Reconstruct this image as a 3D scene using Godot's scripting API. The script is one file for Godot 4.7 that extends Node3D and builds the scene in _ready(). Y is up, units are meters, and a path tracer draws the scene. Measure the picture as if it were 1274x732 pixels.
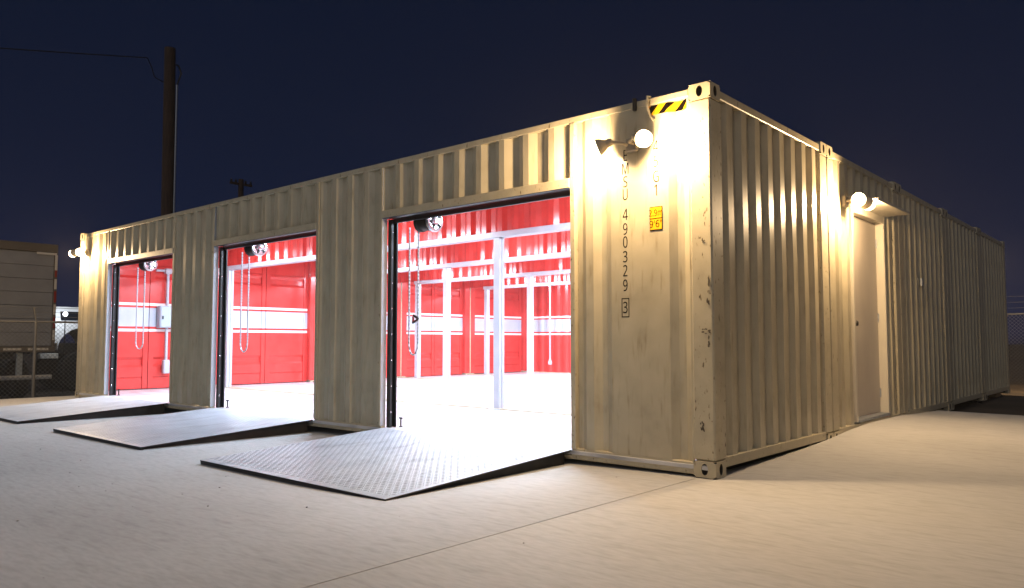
extends Node3D

const L := 12.192
const W := 2.438
const FLOOR_Y := 0.085
const DOORWAYS := [[-3.76, -1.29], [-7.35, -4.955], [-10.93, -8.57]]
const LINTEL_Y := 2.27

var M := {}
var used := {}


# ---------------------------------------------------------------- mesh builder
class MB:
	var parts := {}
	var tint: Callable

	func tri(a: Vector3, b: Vector3, c: Vector3, na: Vector3, nb: Vector3, nc: Vector3, mat) -> void:
		if not parts.has(mat):
			parts[mat] = [PackedVector3Array(), PackedVector3Array()]
		var n := (b - a).cross(c - a)
		var p = parts[mat]
		if n.dot(na + nb + nc) > 0.0:      # front faces run clockwise
			p[0].append_array(PackedVector3Array([a, c, b]))
			p[1].append_array(PackedVector3Array([na, nc, nb]))
		else:
			p[0].append_array(PackedVector3Array([a, b, c]))
			p[1].append_array(PackedVector3Array([na, nb, nc]))

	func quad(a: Vector3, b: Vector3, c: Vector3, d: Vector3, hint: Vector3, mat) -> void:
		var n := (b - a).cross(c - a)
		if n.length() < 1e-12:
			n = (c - a).cross(d - a)
		if n.length() < 1e-12:
			return
		n = n.normalized()
		if n.dot(hint) < 0.0:
			n = -n
		tri(a, b, c, n, n, n, mat)
		tri(a, c, d, n, n, n, mat)

	func squad(p: Array, n: Array, mat) -> void:
		tri(p[0], p[1], p[2], n[0], n[1], n[2], mat)
		tri(p[0], p[2], p[3], n[0], n[2], n[3], mat)

	# box with small chamfers; faces may override the material of a side ("+x", "-z" ...)
	func box(c: Vector3, s: Vector3, mat, ch := 0.004, faces := {}, basis := Basis()) -> void:
		var h := s * 0.5
		ch = minf(ch, minf(h.x, minf(h.y, h.z)) * 0.45)
		var ax := [Vector3.RIGHT, Vector3.UP, Vector3.BACK]
		var hh := [h.x, h.y, h.z]
		var names := ["x", "y", "z"]
		for i in 3:
			var j := (i + 1) % 3
			var k := (i + 2) % 3
			for sg in [-1.0, 1.0]:
				var mt = faces.get(("+" if sg > 0 else "-") + names[i], mat)
				var q := []
				for t in [[-1.0, -1.0], [1.0, -1.0], [1.0, 1.0], [-1.0, 1.0]]:
					q.append(c + basis * (ax[i] * hh[i] * sg + ax[j] * (hh[j] - ch) * t[0] + ax[k] * (hh[k] - ch) * t[1]))
				quad(q[0], q[1], q[2], q[3], basis * (ax[i] * sg), mt)
			# edges that run along axis i
			for sj in [-1.0, 1.0]:
				for sk in [-1.0, 1.0]:
					var e := []
					for si in [-1.0, 1.0]:
						e.append(c + basis * (ax[i] * (hh[i] - ch) * si + ax[j] * hh[j] * sj + ax[k] * (hh[k] - ch) * sk))
						e.append(c + basis * (ax[i] * (hh[i] - ch) * si + ax[j] * (hh[j] - ch) * sj + ax[k] * hh[k] * sk))
					var mt2 = faces.get(("+" if sj > 0 else "-") + names[j], mat)
					quad(e[0], e[1], e[3], e[2], basis * (ax[j] * sj + ax[k] * sk), mt2)
		for sx in [-1.0, 1.0]:
			for sy in [-1.0, 1.0]:
				for sz in [-1.0, 1.0]:
					var n: Vector3 = basis * Vector3(sx, sy, sz).normalized()
					tri(c + basis * Vector3(h.x * sx, (h.y - ch) * sy, (h.z - ch) * sz), c + basis * Vector3((h.x - ch) * sx, h.y * sy, (h.z - ch) * sz), c + basis * Vector3((h.x - ch) * sx, (h.y - ch) * sy, h.z * sz), n, n, n, mat)

	func bar(a: Vector3, b: Vector3, w: float, d: float, mat) -> void:
		var z := (b - a).normalized()
		var up := Vector3.UP if absf(z.y) < 0.95 else Vector3.RIGHT
		var x := up.cross(z).normalized()
		box((a + b) * 0.5, Vector3(w, d, a.distance_to(b)), mat, 0.002, {}, Basis(x, z.cross(x), z))

	func tube(path: Array, r0: float, r1: float, sides: int, mat, caps := true) -> void:
		var n := path.size()
		var rings := []
		var x := Vector3.ZERO
		for i in n:
			var t: Vector3 = (path[mini(i + 1, n - 1)] - path[maxi(i - 1, 0)]).normalized()
			if i == 0:
				x = (Vector3.UP if absf(t.y) < 0.9 else Vector3.RIGHT).cross(t).normalized()
			else:
				x = (x - t * x.dot(t)).normalized()
			var y := t.cross(x)
			var r := lerpf(r0, r1, float(i) / maxf(1.0, n - 1))
			var ring := []
			for k in sides:
				var a := TAU * k / sides
				var d := x * cos(a) + y * sin(a)
				ring.append([path[i] + d * r, d])
			rings.append(ring)
		for i in n - 1:
			for k in sides:
				var k2 := (k + 1) % sides
				squad([rings[i][k][0], rings[i][k2][0], rings[i + 1][k2][0], rings[i + 1][k][0]], [rings[i][k][1], rings[i][k2][1], rings[i + 1][k2][1], rings[i + 1][k][1]], mat)
		if caps:
			for e in [0, n - 1]:
				var t2: Vector3 = (path[1] - path[0]).normalized() * -1.0 if e == 0 else (path[n - 1] - path[n - 2]).normalized()
				for k in sides:
					tri(path[e], rings[e][k][0], rings[e][(k + 1) % sides][0], t2, t2, t2, mat)

	# profile: array of [radius, along]; axis at c along unit vector z
	func lathe(c: Vector3, z: Vector3, profile: Array, sides: int, mat) -> void:
		var x := (Vector3.UP if absf(z.y) < 0.9 else Vector3.RIGHT).cross(z).normalized()
		var y := z.cross(x)
		for i in profile.size() - 1:
			var p: Array = profile[i]
			var q: Array = profile[i + 1]
			var dr: float = q[0] - p[0]
			var dz: float = q[1] - p[1]
			for k in sides:
				var v := []
				var nn := []
				for e in [[p, k], [p, k + 1], [q, k + 1], [q, k]]:
					var a: float = TAU * e[1] / sides
					var d := x * cos(a) + y * sin(a)
					v.append(c + d * e[0][0] + z * e[0][1])
					nn.append((d * dz - z * dr).normalized())
				squad(v, nn, mat)

	func ball(c: Vector3, r: float, mat, sides := 16, squash := 1.0) -> void:
		for i in 8:
			for k in sides:
				var v := []
				var nn := []
				for e in [[i, k], [i, k + 1], [i + 1, k + 1], [i + 1, k]]:
					var la: float = PI * e[0] / 8.0 - PI * 0.5
					var lo: float = TAU * e[1] / sides
					var d := Vector3(cos(la) * cos(lo), sin(la), cos(la) * sin(lo))
					v.append(c + d * r * Vector3(1, squash, 1))
					nn.append(d)
				squad(v, nn, mat)

	# a sheet bent along pts [along, depth], standing between heights; bands = [y0, y1, material]
	func sheet(o: Vector3, u: Vector3, n: Vector3, pts: Array, bands: Array, off: float, sgn := 1.0, dents: FastNoiseLite = null) -> void:
		for i in pts.size() - 1:
			var a: Vector3 = o + u * pts[i][0] + n * (pts[i][1] + off)
			var b: Vector3 = o + u * pts[i + 1][0] + n * (pts[i + 1][1] + off)
			var t := (b - a).normalized()
			var nn := (n - t * n.dot(t)).normalized() * sgn
			for bd in bands:
				var steps := 1 if dents == null else maxi(1, ceili((bd[1] - bd[0]) / 0.3))
				for k in steps:
					var y0 := lerpf(bd[0], bd[1], float(k) / steps)
					var y1 := lerpf(bd[0], bd[1], float(k + 1) / steps)
					var q := [Vector3(a.x, y0, a.z), Vector3(b.x, y0, b.z), Vector3(b.x, y1, b.z), Vector3(a.x, y1, a.z)]
					if dents:     # sheet metal is never quite flat
						for e in 4:
							var p: Vector3 = q[e]
							q[e] = p + n * 0.006 * dents.get_noise_3d(p.x - n.x * off, p.y, p.z - n.z * off)
					quad(q[0], q[1], q[2], q[3], nn, bd[2])

	func poly(points: Array, n: Vector3, mat) -> void:
		for i in range(1, points.size() - 1):
			tri(points[0], points[i], points[i + 1], n, n, n, mat)

	# closed outline pushed along v
	func prism(points: Array, v: Vector3, mat, cap_mat = null) -> void:
		var c := Vector3.ZERO
		for p in points:
			c += p
		c /= points.size()
		poly(points, -v.normalized(), mat if cap_mat == null else cap_mat)
		poly(points.map(func(p): return p + v), v.normalized(), mat if cap_mat == null else cap_mat)
		for i in points.size():
			var a: Vector3 = points[i]
			var b: Vector3 = points[(i + 1) % points.size()]
			var e := (b - a).cross(v).normalized()
			if e.dot((a + b) * 0.5 - c) < 0.0:
				e = -e
			quad(a, b, b + v, a + v, e, mat)

	func mesh() -> ArrayMesh:
		var m := ArrayMesh.new()
		for mat in parts:
			var arr := []
			arr.resize(Mesh.ARRAY_MAX)
			arr[Mesh.ARRAY_VERTEX] = parts[mat][0]
			arr[Mesh.ARRAY_NORMAL] = parts[mat][1]
			if tint.is_valid():
				var cs := PackedColorArray()
				for v in parts[mat][0]:
					cs.append(tint.call(v))
				arr[Mesh.ARRAY_COLOR] = cs
			m.add_surface_from_arrays(Mesh.PRIMITIVE_TRIANGLES, arr)
			m.surface_set_material(m.get_surface_count() - 1, mat)
		return m


# ---------------------------------------------------------------- scene helpers
func numbered(called: String) -> String:
	var n: int = used.get(called, 0)
	used[called] = n + 1
	return called if n == 0 else "%s_%03d" % [called, n]


func thing(called: String, label: String, category: String, at := Vector3.ZERO, group := "") -> Node3D:
	var o := Node3D.new()
	o.name = numbered(called)
	add_child(o, true)
	o.position = at
	o.set_meta("label", label)
	o.set_meta("category", category)
	if group:
		o.set_meta("group", group)
	return o


# commits one part; coordinates are those of the world, kept there whatever the parent's place
func part(called: String, mb: MB, parent: Node3D, stuff := false, label := "") -> MeshInstance3D:
	var o := MeshInstance3D.new()
	o.mesh = mb.mesh()
	var n := 0
	var nm := called
	while parent.has_node(NodePath(nm)):
		n += 1
		nm = "%s_%03d" % [called, n]
	o.name = nm
	parent.add_child(o, true)
	var place := Vector3.ZERO
	var p: Node = parent
	while p != self:
		place += (p as Node3D).position
		p = p.get_parent()
	o.position = -place
	if stuff:
		o.set_meta("kind", "stuff")
	if label:
		o.set_meta("label", label)
	return o


func noise_tex(colors: Array, freq: float, sd: int, size := 512, octaves := 4, offs := []) -> NoiseTexture2D:
	var n := FastNoiseLite.new()
	n.seed = sd
	n.noise_type = FastNoiseLite.TYPE_SIMPLEX_SMOOTH
	n.frequency = freq
	n.fractal_octaves = octaves
	var t := NoiseTexture2D.new()
	t.width = size
	t.height = size
	t.seamless = true
	t.noise = n
	var g := Gradient.new()
	var pc := PackedColorArray()
	var po := PackedFloat32Array()
	for i in colors.size():
		pc.append(colors[i])
		po.append(offs[i] if offs.size() else float(i) / maxf(1, colors.size() - 1))
	g.offsets = po
	g.colors = pc
	t.color_ramp = g
	return t


func mat(called: String, tex, scale: Vector3, rough: float, metal := 0.0, color := Color.WHITE) -> StandardMaterial3D:
	var m := StandardMaterial3D.new()
	m.resource_name = called
	m.albedo_color = color
	if tex:
		m.albedo_texture = tex
		m.uv1_triplanar = true
		m.uv1_world_triplanar = true
		m.uv1_scale = scale
	m.roughness = rough
	m.metallic = metal
	m.cull_mode = BaseMaterial3D.CULL_DISABLED
	return m


func detail(m: StandardMaterial3D, tex: Texture2D, scale: Vector3) -> StandardMaterial3D:
	m.detail_enabled = true
	m.detail_blend_mode = BaseMaterial3D.BLEND_MODE_MUL
	m.detail_albedo = tex
	m.detail_uv_layer = BaseMaterial3D.DETAIL_UV_2
	m.uv2_triplanar = true
	m.uv2_world_triplanar = true
	m.uv2_scale = scale
	return m


func glow(called: String, color: Color, energy: float) -> StandardMaterial3D:
	var m := StandardMaterial3D.new()
	m.resource_name = called
	m.albedo_color = Color(0.9, 0.9, 0.88)
	m.emission_enabled = true
	m.emission = color
	m.emission_energy_multiplier = energy
	return m


func g3(a: float, b: float, c: float) -> Color:
	return Color(a, b, c)


func make_materials() -> void:
	# tan container paint: slow fading of the colour, and grime that ran down it
	var tan_tex := noise_tex([g3(0.64, 0.60, 0.50), g3(0.685, 0.645, 0.54), g3(0.705, 0.665, 0.56), g3(0.725, 0.685, 0.58)], 0.006, 11, 1024, 6)
	var streak := noise_tex([g3(0.80, 0.775, 0.735), g3(0.96, 0.95, 0.935), g3(1, 1, 1), g3(1, 1, 1)], 0.012, 23, 1024, 5, [0.0, 0.2, 0.36, 1.0])
	M.tan = detail(mat("tan_paint", tan_tex, Vector3(0.5, 0.5, 0.5), 0.34), streak, Vector3(1.1, 0.16, 1.1))
	var scuff := noise_tex([g3(0.20, 0.18, 0.16), g3(0.6, 0.55, 0.48), g3(1, 1, 1), g3(1, 1, 1)], 0.02, 5, 1024, 6, [0.0, 0.13, 0.22, 1.0])
	M.tan_frame = detail(mat("tan_frame_paint", tan_tex, Vector3(0.7, 0.7, 0.7), 0.4), scuff, Vector3(1.0, 0.5, 1.0))
	var red_tex := noise_tex([g3(0.73, 0.21, 0.185), g3(0.78, 0.235, 0.21), g3(0.81, 0.25, 0.225)], 0.008, 31, 512, 4)
	M.red = mat("red_paint", red_tex, Vector3(0.5, 0.5, 0.5), 0.21)
	M.fitting = mat("lamp_fitting_paint", null, Vector3.ONE, 0.5, 0.0, g3(0.58, 0.54, 0.47))
	M.white = mat("white_paint", noise_tex([g3(0.64, 0.66, 0.69), g3(0.70, 0.71, 0.73)], 0.01, 3, 256), Vector3(0.7, 0.7, 0.7), 0.34)
	M.stripe_white = mat("white_stripe_paint", null, Vector3.ONE, 0.3, 0.0, g3(0.9, 0.86, 0.85))
	M.stripe_grey = mat("grey_stripe_paint", noise_tex([g3(0.66, 0.69, 0.73), g3(0.72, 0.74, 0.78)], 0.01, 8, 256), Vector3(0.7, 0.7, 0.7), 0.3)
	M.floor = detail(mat("floor_paint", noise_tex([g3(0.66, 0.67, 0.68), g3(0.77, 0.77, 0.77), g3(0.81, 0.81, 0.81)], 0.008, 13, 512, 5), Vector3(0.35, 0.35, 0.35), 0.32), noise_tex([g3(0.72, 0.72, 0.73), g3(1, 1, 1), g3(1, 1, 1)], 0.01, 14, 512, 5, [0.0, 0.36, 1.0]), Vector3(0.15, 0.9, 0.9))
	M.black = mat("black_steel", noise_tex([g3(0.05, 0.05, 0.055), g3(0.1, 0.1, 0.11)], 0.02, 4, 256), Vector3.ONE, 0.45)
	M.dark_steel = mat("dark_bare_steel", noise_tex([g3(0.12, 0.11, 0.10), g3(0.2, 0.18, 0.16)], 0.02, 6, 256), Vector3.ONE, 0.6, 0.3)
	M.chrome = mat("bright_steel", null, Vector3.ONE, 0.22, 1.0, g3(0.8, 0.8, 0.82))
	M.galv = mat("galvanised_steel", noise_tex([g3(0.55, 0.57, 0.6), g3(0.7, 0.72, 0.74)], 0.04, 9, 256, 2), Vector3.ONE * 1.5, 0.42, 0.6)
	M.fence = mat("dull_galvanised_wire", null, Vector3.ONE, 0.6, 0.3, g3(0.42, 0.42, 0.42))
	M.grey_box = mat("grey_enamel", null, Vector3.ONE, 0.35, 0.0, g3(0.62, 0.66, 0.69))
	M.door = mat("door_paint", noise_tex([g3(0.66, 0.62, 0.57), g3(0.72, 0.68, 0.62)], 0.01, 17, 256), Vector3(0.6, 0.4, 0.6), 0.45)
	M.door_frame = mat("door_frame_paint", noise_tex([g3(0.72, 0.69, 0.62), g3(0.77, 0.74, 0.67)], 0.01, 18, 256), Vector3(0.8, 0.3, 0.8), 0.42)
	M.yellow = mat("yellow_vinyl", null, Vector3.ONE, 0.4, 0.0, g3(0.93, 0.68, 0.06))
	M.ink = mat("dark_marking_paint", null, Vector3.ONE, 1.0, 0.0, g3(0.06, 0.04, 0.03))
	M.ink.metallic_specular = 0.1
	# concrete: broom marks, blotches
	var grain := noise_tex([g3(0.66, 0.66, 0.66), g3(0.695, 0.695, 0.695), g3(0.705, 0.705, 0.705), g3(0.73, 0.73, 0.73)], 0.035, 41, 1024, 7, [0.0, 0.42, 0.58, 1.0])
	M.concrete = detail(mat("broomed_concrete", grain, Vector3(0.22, 0.8, 0.9), 0.82), noise_tex([g3(0.90, 0.895, 0.89), g3(0.975, 0.975, 0.975), g3(1, 1, 1), g3(0.965, 0.965, 0.965)], 0.02, 42, 1024, 7, [0.0, 0.36, 0.6, 1.0]), Vector3(0.11, 0.5, 0.62))
	M.concrete.vertex_color_use_as_albedo = true
	var broom := FastNoiseLite.new()
	broom.seed = 77
	broom.frequency = 0.06
	var bt := NoiseTexture2D.new()
	bt.width = 1024
	bt.height = 1024
	bt.seamless = true
	bt.noise = broom
	M.concrete.heightmap_enabled = true
	M.concrete.heightmap_texture = bt
	M.concrete.heightmap_scale = 0.012
	M.joint_stone = mat("small_stones", null, Vector3.ONE, 0.95, 0.0, g3(0.40, 0.38, 0.36))
	M.rub = mat("rubbed_dirt", noise_tex([g3(0.22, 0.19, 0.155), g3(0.4, 0.36, 0.29)], 0.03, 19, 256), Vector3(3, 3, 3), 0.7)
	M.joint = mat("joint_grit", null, Vector3.ONE, 0.95, 0.0, g3(0.64, 0.63, 0.61))
	M.dirt = detail(mat("dirt_and_gravel", noise_tex([g3(0.20, 0.17, 0.14), g3(0.29, 0.25, 0.20), g3(0.35, 0.31, 0.25)], 0.01, 51, 512, 5), Vector3(0.2, 0.2, 0.2), 0.95), noise_tex([g3(0.5, 0.48, 0.46), g3(0.85, 0.85, 0.85), g3(1, 1, 1)], 0.06, 52, 512, 4), Vector3(1.2, 1.2, 1.2))
	M.plate_deck = detail(mat("tread_plate", noise_tex([g3(0.61, 0.64, 0.68), g3(0.67, 0.695, 0.73), g3(0.71, 0.735, 0.765)], 0.01, 61, 512, 4), Vector3(0.5, 0.5, 0.5), 0.45, 0.0), noise_tex([g3(0.80, 0.80, 0.81), g3(1, 1, 1), g3(1, 1, 1)], 0.01, 62, 512, 5, [0.0, 0.4, 1.0]), Vector3(0.8, 0.8, 0.25))
	M.wood = mat("weathered_wood", noise_tex([g3(0.13, 0.09, 0.06), g3(0.24, 0.17, 0.12), g3(0.3, 0.22, 0.16)], 0.02, 71, 512, 5), Vector3(1.5, 0.12, 1.5), 0.9)
	M.timber = mat("pale_timber", noise_tex([g3(0.6, 0.5, 0.36), g3(0.72, 0.62, 0.46)], 0.02, 72, 256, 4), Vector3(0.3, 3, 3), 0.85)
	M.block = mat("concrete_block", noise_tex([g3(0.34, 0.33, 0.31), g3(0.46, 0.45, 0.43)], 0.05, 73, 256, 4), Vector3(2, 2, 2), 0.95)
	M.trailer = (mat("trailer_door_paint", noise_tex([g3(0.50, 0.51, 0.53), g3(0.55, 0.56, 0.58)], 0.01, 81, 512, 4), Vector3(0.4, 0.4, 0.4), 0.5))
	M.trailer_frame = mat("trailer_frame_paint", null, Vector3.ONE, 0.5, 0.0, g3(0.36, 0.33, 0.29))
	M.tape_red = mat("red_tape", null, Vector3.ONE, 0.3, 0.0, g3(0.55, 0.10, 0.06))
	M.tape_white = mat("white_tape", null, Vector3.ONE, 0.3, 0.0, g3(0.82, 0.8, 0.76))
	M.rubber = mat("tyre_rubber", null, Vector3.ONE, 0.8, 0.0, g3(0.06, 0.06, 0.06))
	M.truck = mat("white_vehicle_paint", null, Vector3.ONE, 0.3, 0.0, g3(0.85, 0.85, 0.85))
	M.glass = mat("tinted_glass", null, Vector3.ONE, 0.1, 0.0, g3(0.10, 0.12, 0.15))
	M.warm_glow = glow("warm_lamp_glass", Color(1, 0.90, 0.74), 14.0)
	M.cool_glow = glow("cool_lamp_diffuser", Color(0.88, 0.945, 1.0), 80.0)
	M.far_glow = glow("far_lamp_glass", Color(0.92, 0.96, 1.0), 8.0)


# ---------------------------------------------------------------- sheet profiles
# ribs along a wall from s0 to s1: [along, depth]; at `face` (+ n pitches) the middle of a slope that falls inwards
func ribs(s0: float, s1: float, face: float, pitch: float, slope: float, inner: float, depth: float) -> Array:
	var key := [[-slope * 0.5, 0.0], [slope * 0.5, -depth], [slope * 0.5 + inner, -depth], [slope * 1.5 + inner, 0.0]]
	var k0 := floori((s0 - face) / pitch) - 1
	var all := []
	var k := k0
	while face + k * pitch < s1 + pitch:
		for e in key:
			all.append([face + k * pitch + e[0], e[1]])
		k += 1
	var out := [[s0, at_profile(all, s0)]]
	for p in all:
		if p[0] > s0 + 1e-4 and p[0] < s1 - 1e-4:
			out.append(p)
	out.append([s1, at_profile(all, s1)])
	return out


func at_profile(pts: Array, s: float) -> float:
	for i in pts.size() - 1:
		if pts[i + 1][0] >= s:
			return lerpf(pts[i][1], pts[i + 1][1], clampf((s - pts[i][0]) / (pts[i + 1][0] - pts[i][0]), 0, 1))
	return pts[-1][1]


func stripe_bands(y0: float, y1: float) -> Array:
	var cuts := [[-9.0, 1.165, M.red], [1.165, 1.215, M.stripe_white], [1.215, 1.258, M.red], [1.258, 1.612, M.stripe_grey], [1.612, 1.652, M.red], [1.652, 1.702, M.stripe_white], [1.702, 9.0, M.red]]
	var out := []
	for c in cuts:
		var a := maxf(y0, c[0])
		var b := minf(y1, c[1])
		if b > a + 1e-4:
			out.append([a, b, c[2]])
	return out


# tan outside, red with stripes inside
func wall_sheet(o: Vector3, u: Vector3, n: Vector3, pts: Array, y0: float, y1: float, dented := true) -> MB:
	var mb := MB.new()
	var dents := FastNoiseLite.new()
	dents.seed = 12
	dents.frequency = 0.9
	if not dented:
		dents = null
	mb.sheet(o, u, n, pts, [[y0, y1, M.tan]], 0.0, 1.0, dents)
	mb.sheet(o, u, n, pts, stripe_bands(y0, y1), -0.008, -1.0, dents)
	return mb


# ---------------------------------------------------------------- containers
var casting_mesh: ArrayMesh


func make_casting() -> void:
	var mb := MB.new()
	var s := Vector3(0.176, 0.118, 0.162)
	var h := s * 0.5
	mb.quad(Vector3(-h.x, h.y, -h.z), Vector3(h.x, h.y, -h.z), Vector3(h.x, h.y, h.z), Vector3(-h.x, h.y, h.z), Vector3.UP, M.tan_frame)
	mb.quad(Vector3(-h.x, -h.y, -h.z), Vector3(h.x, -h.y, -h.z), Vector3(h.x, -h.y, h.z), Vector3(-h.x, -h.y, h.z), Vector3.DOWN, M.tan_frame)
	for d in [[Vector3.BACK, Vector3.RIGHT, h.z, h.x], [Vector3.FORWARD, Vector3.RIGHT, h.z, h.x], [Vector3.RIGHT, Vector3.BACK, h.x, h.z], [Vector3.LEFT, Vector3.BACK, h.x, h.z]]:
		var n: Vector3 = d[0]
		var u: Vector3 = d[1]
		var seg := 20
		for k in seg:
			var q := []
			for e in [k, k + 1]:
				var a: float = TAU * e / seg
				var c := cos(a)
				var si := sin(a)
				var sc := 1.0 / maxf(absf(c), absf(si))
				q.append(n * d[2] + u * d[3] * c * sc + Vector3.UP * h.y * si * sc)
				q.append(n * d[2] + u * 0.026 * c + Vector3.UP * 0.041 * si)
				q.append(n * (d[2] - 0.03) + u * 0.026 * c + Vector3.UP * 0.041 * si)
			mb.quad(q[0], q[3], q[4], q[1], n, M.tan_frame)
			mb.quad(q[1], q[4], q[5], q[2], -u * cos(TAU * (k + 0.5) / seg) - Vector3.UP * sin(TAU * (k + 0.5) / seg), M.dark_steel)
			mb.tri(n * (d[2] - 0.03), q[2], q[5], n, n, n, M.dark_steel)
	casting_mesh = mb.mesh()


func add_mesh(called: String, mesh: Mesh, at: Vector3, parent: Node3D) -> MeshInstance3D:
	var o := MeshInstance3D.new()
	o.mesh = mesh
	var n := 0
	var nm := called
	while parent.has_node(NodePath(nm)):
		n += 1
		nm = "%s_%03d" % [called, n]
	o.name = nm
	parent.add_child(o, true)
	o.position = at - parent.position
	return o


func door_leaf(z0: float, z1: float, root: Node3D) -> void:    # rear cargo door seen from inside
	var mb := MB.new()
	var x := -L + 0.055
	var ys := [[0.10, 0.0], [0.296, 0.0], [0.302, -0.014], [0.314, -0.014], [0.32, 0.0], [0.50, 0.0], [0.55, -0.03], [0.64, -0.03], [0.69, 0.0], [2.16, 0.0], [2.21, -0.03], [2.31, -0.03], [2.36, 0.0], [2.40, 0.0], [2.406, -0.014], [2.414, -0.014], [2.42, 0.0], [2.78, 0.0]]
	var za := z0 + 0.09
	var zb := z1 - 0.09
	for i in ys.size() - 1:
		var a: Array = ys[i]
		var b: Array = ys[i + 1]
		for bd in stripe_bands(a[0], b[0]):
			var da := lerpf(a[1], b[1], (bd[0] - a[0]) / (b[0] - a[0]))
			var db := lerpf(a[1], b[1], (bd[1] - a[0]) / (b[0] - a[0]))
			mb.quad(Vector3(x + da, bd[0], za), Vector3(x + da, bd[0], zb), Vector3(x + db, bd[1], zb), Vector3(x + db, bd[1], za), Vector3.RIGHT, bd[2])
	mb.quad(Vector3(x - 0.05, 0.1, z0), Vector3(x - 0.05, 0.1, z1), Vector3(x - 0.05, 2.78, z1), Vector3(x - 0.05, 2.78, z0), Vector3.LEFT, M.tan)
	var leaf := part("cargo_door", mb, root)
	for zz in [[z0, za], [zb, z1]]:
		var fb := MB.new()
		for bd in stripe_bands(0.10, 2.78):
			fb.quad(Vector3(x + 0.016, bd[0], zz[0]), Vector3(x + 0.016, bd[0], zz[1]), Vector3(x + 0.016, bd[1], zz[1]), Vector3(x + 0.016, bd[1], zz[0]), Vector3.RIGHT, bd[2])
			for ze in zz:
				fb.quad(Vector3(x + 0.016, bd[0], ze), Vector3(x - 0.05, bd[0], ze), Vector3(x - 0.05, bd[1], ze), Vector3(x + 0.016, bd[1], ze), Vector3(0, 0, 1 if ze == zz[1] else -1), bd[2])
		part("door_stile", fb, leaf)


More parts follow.
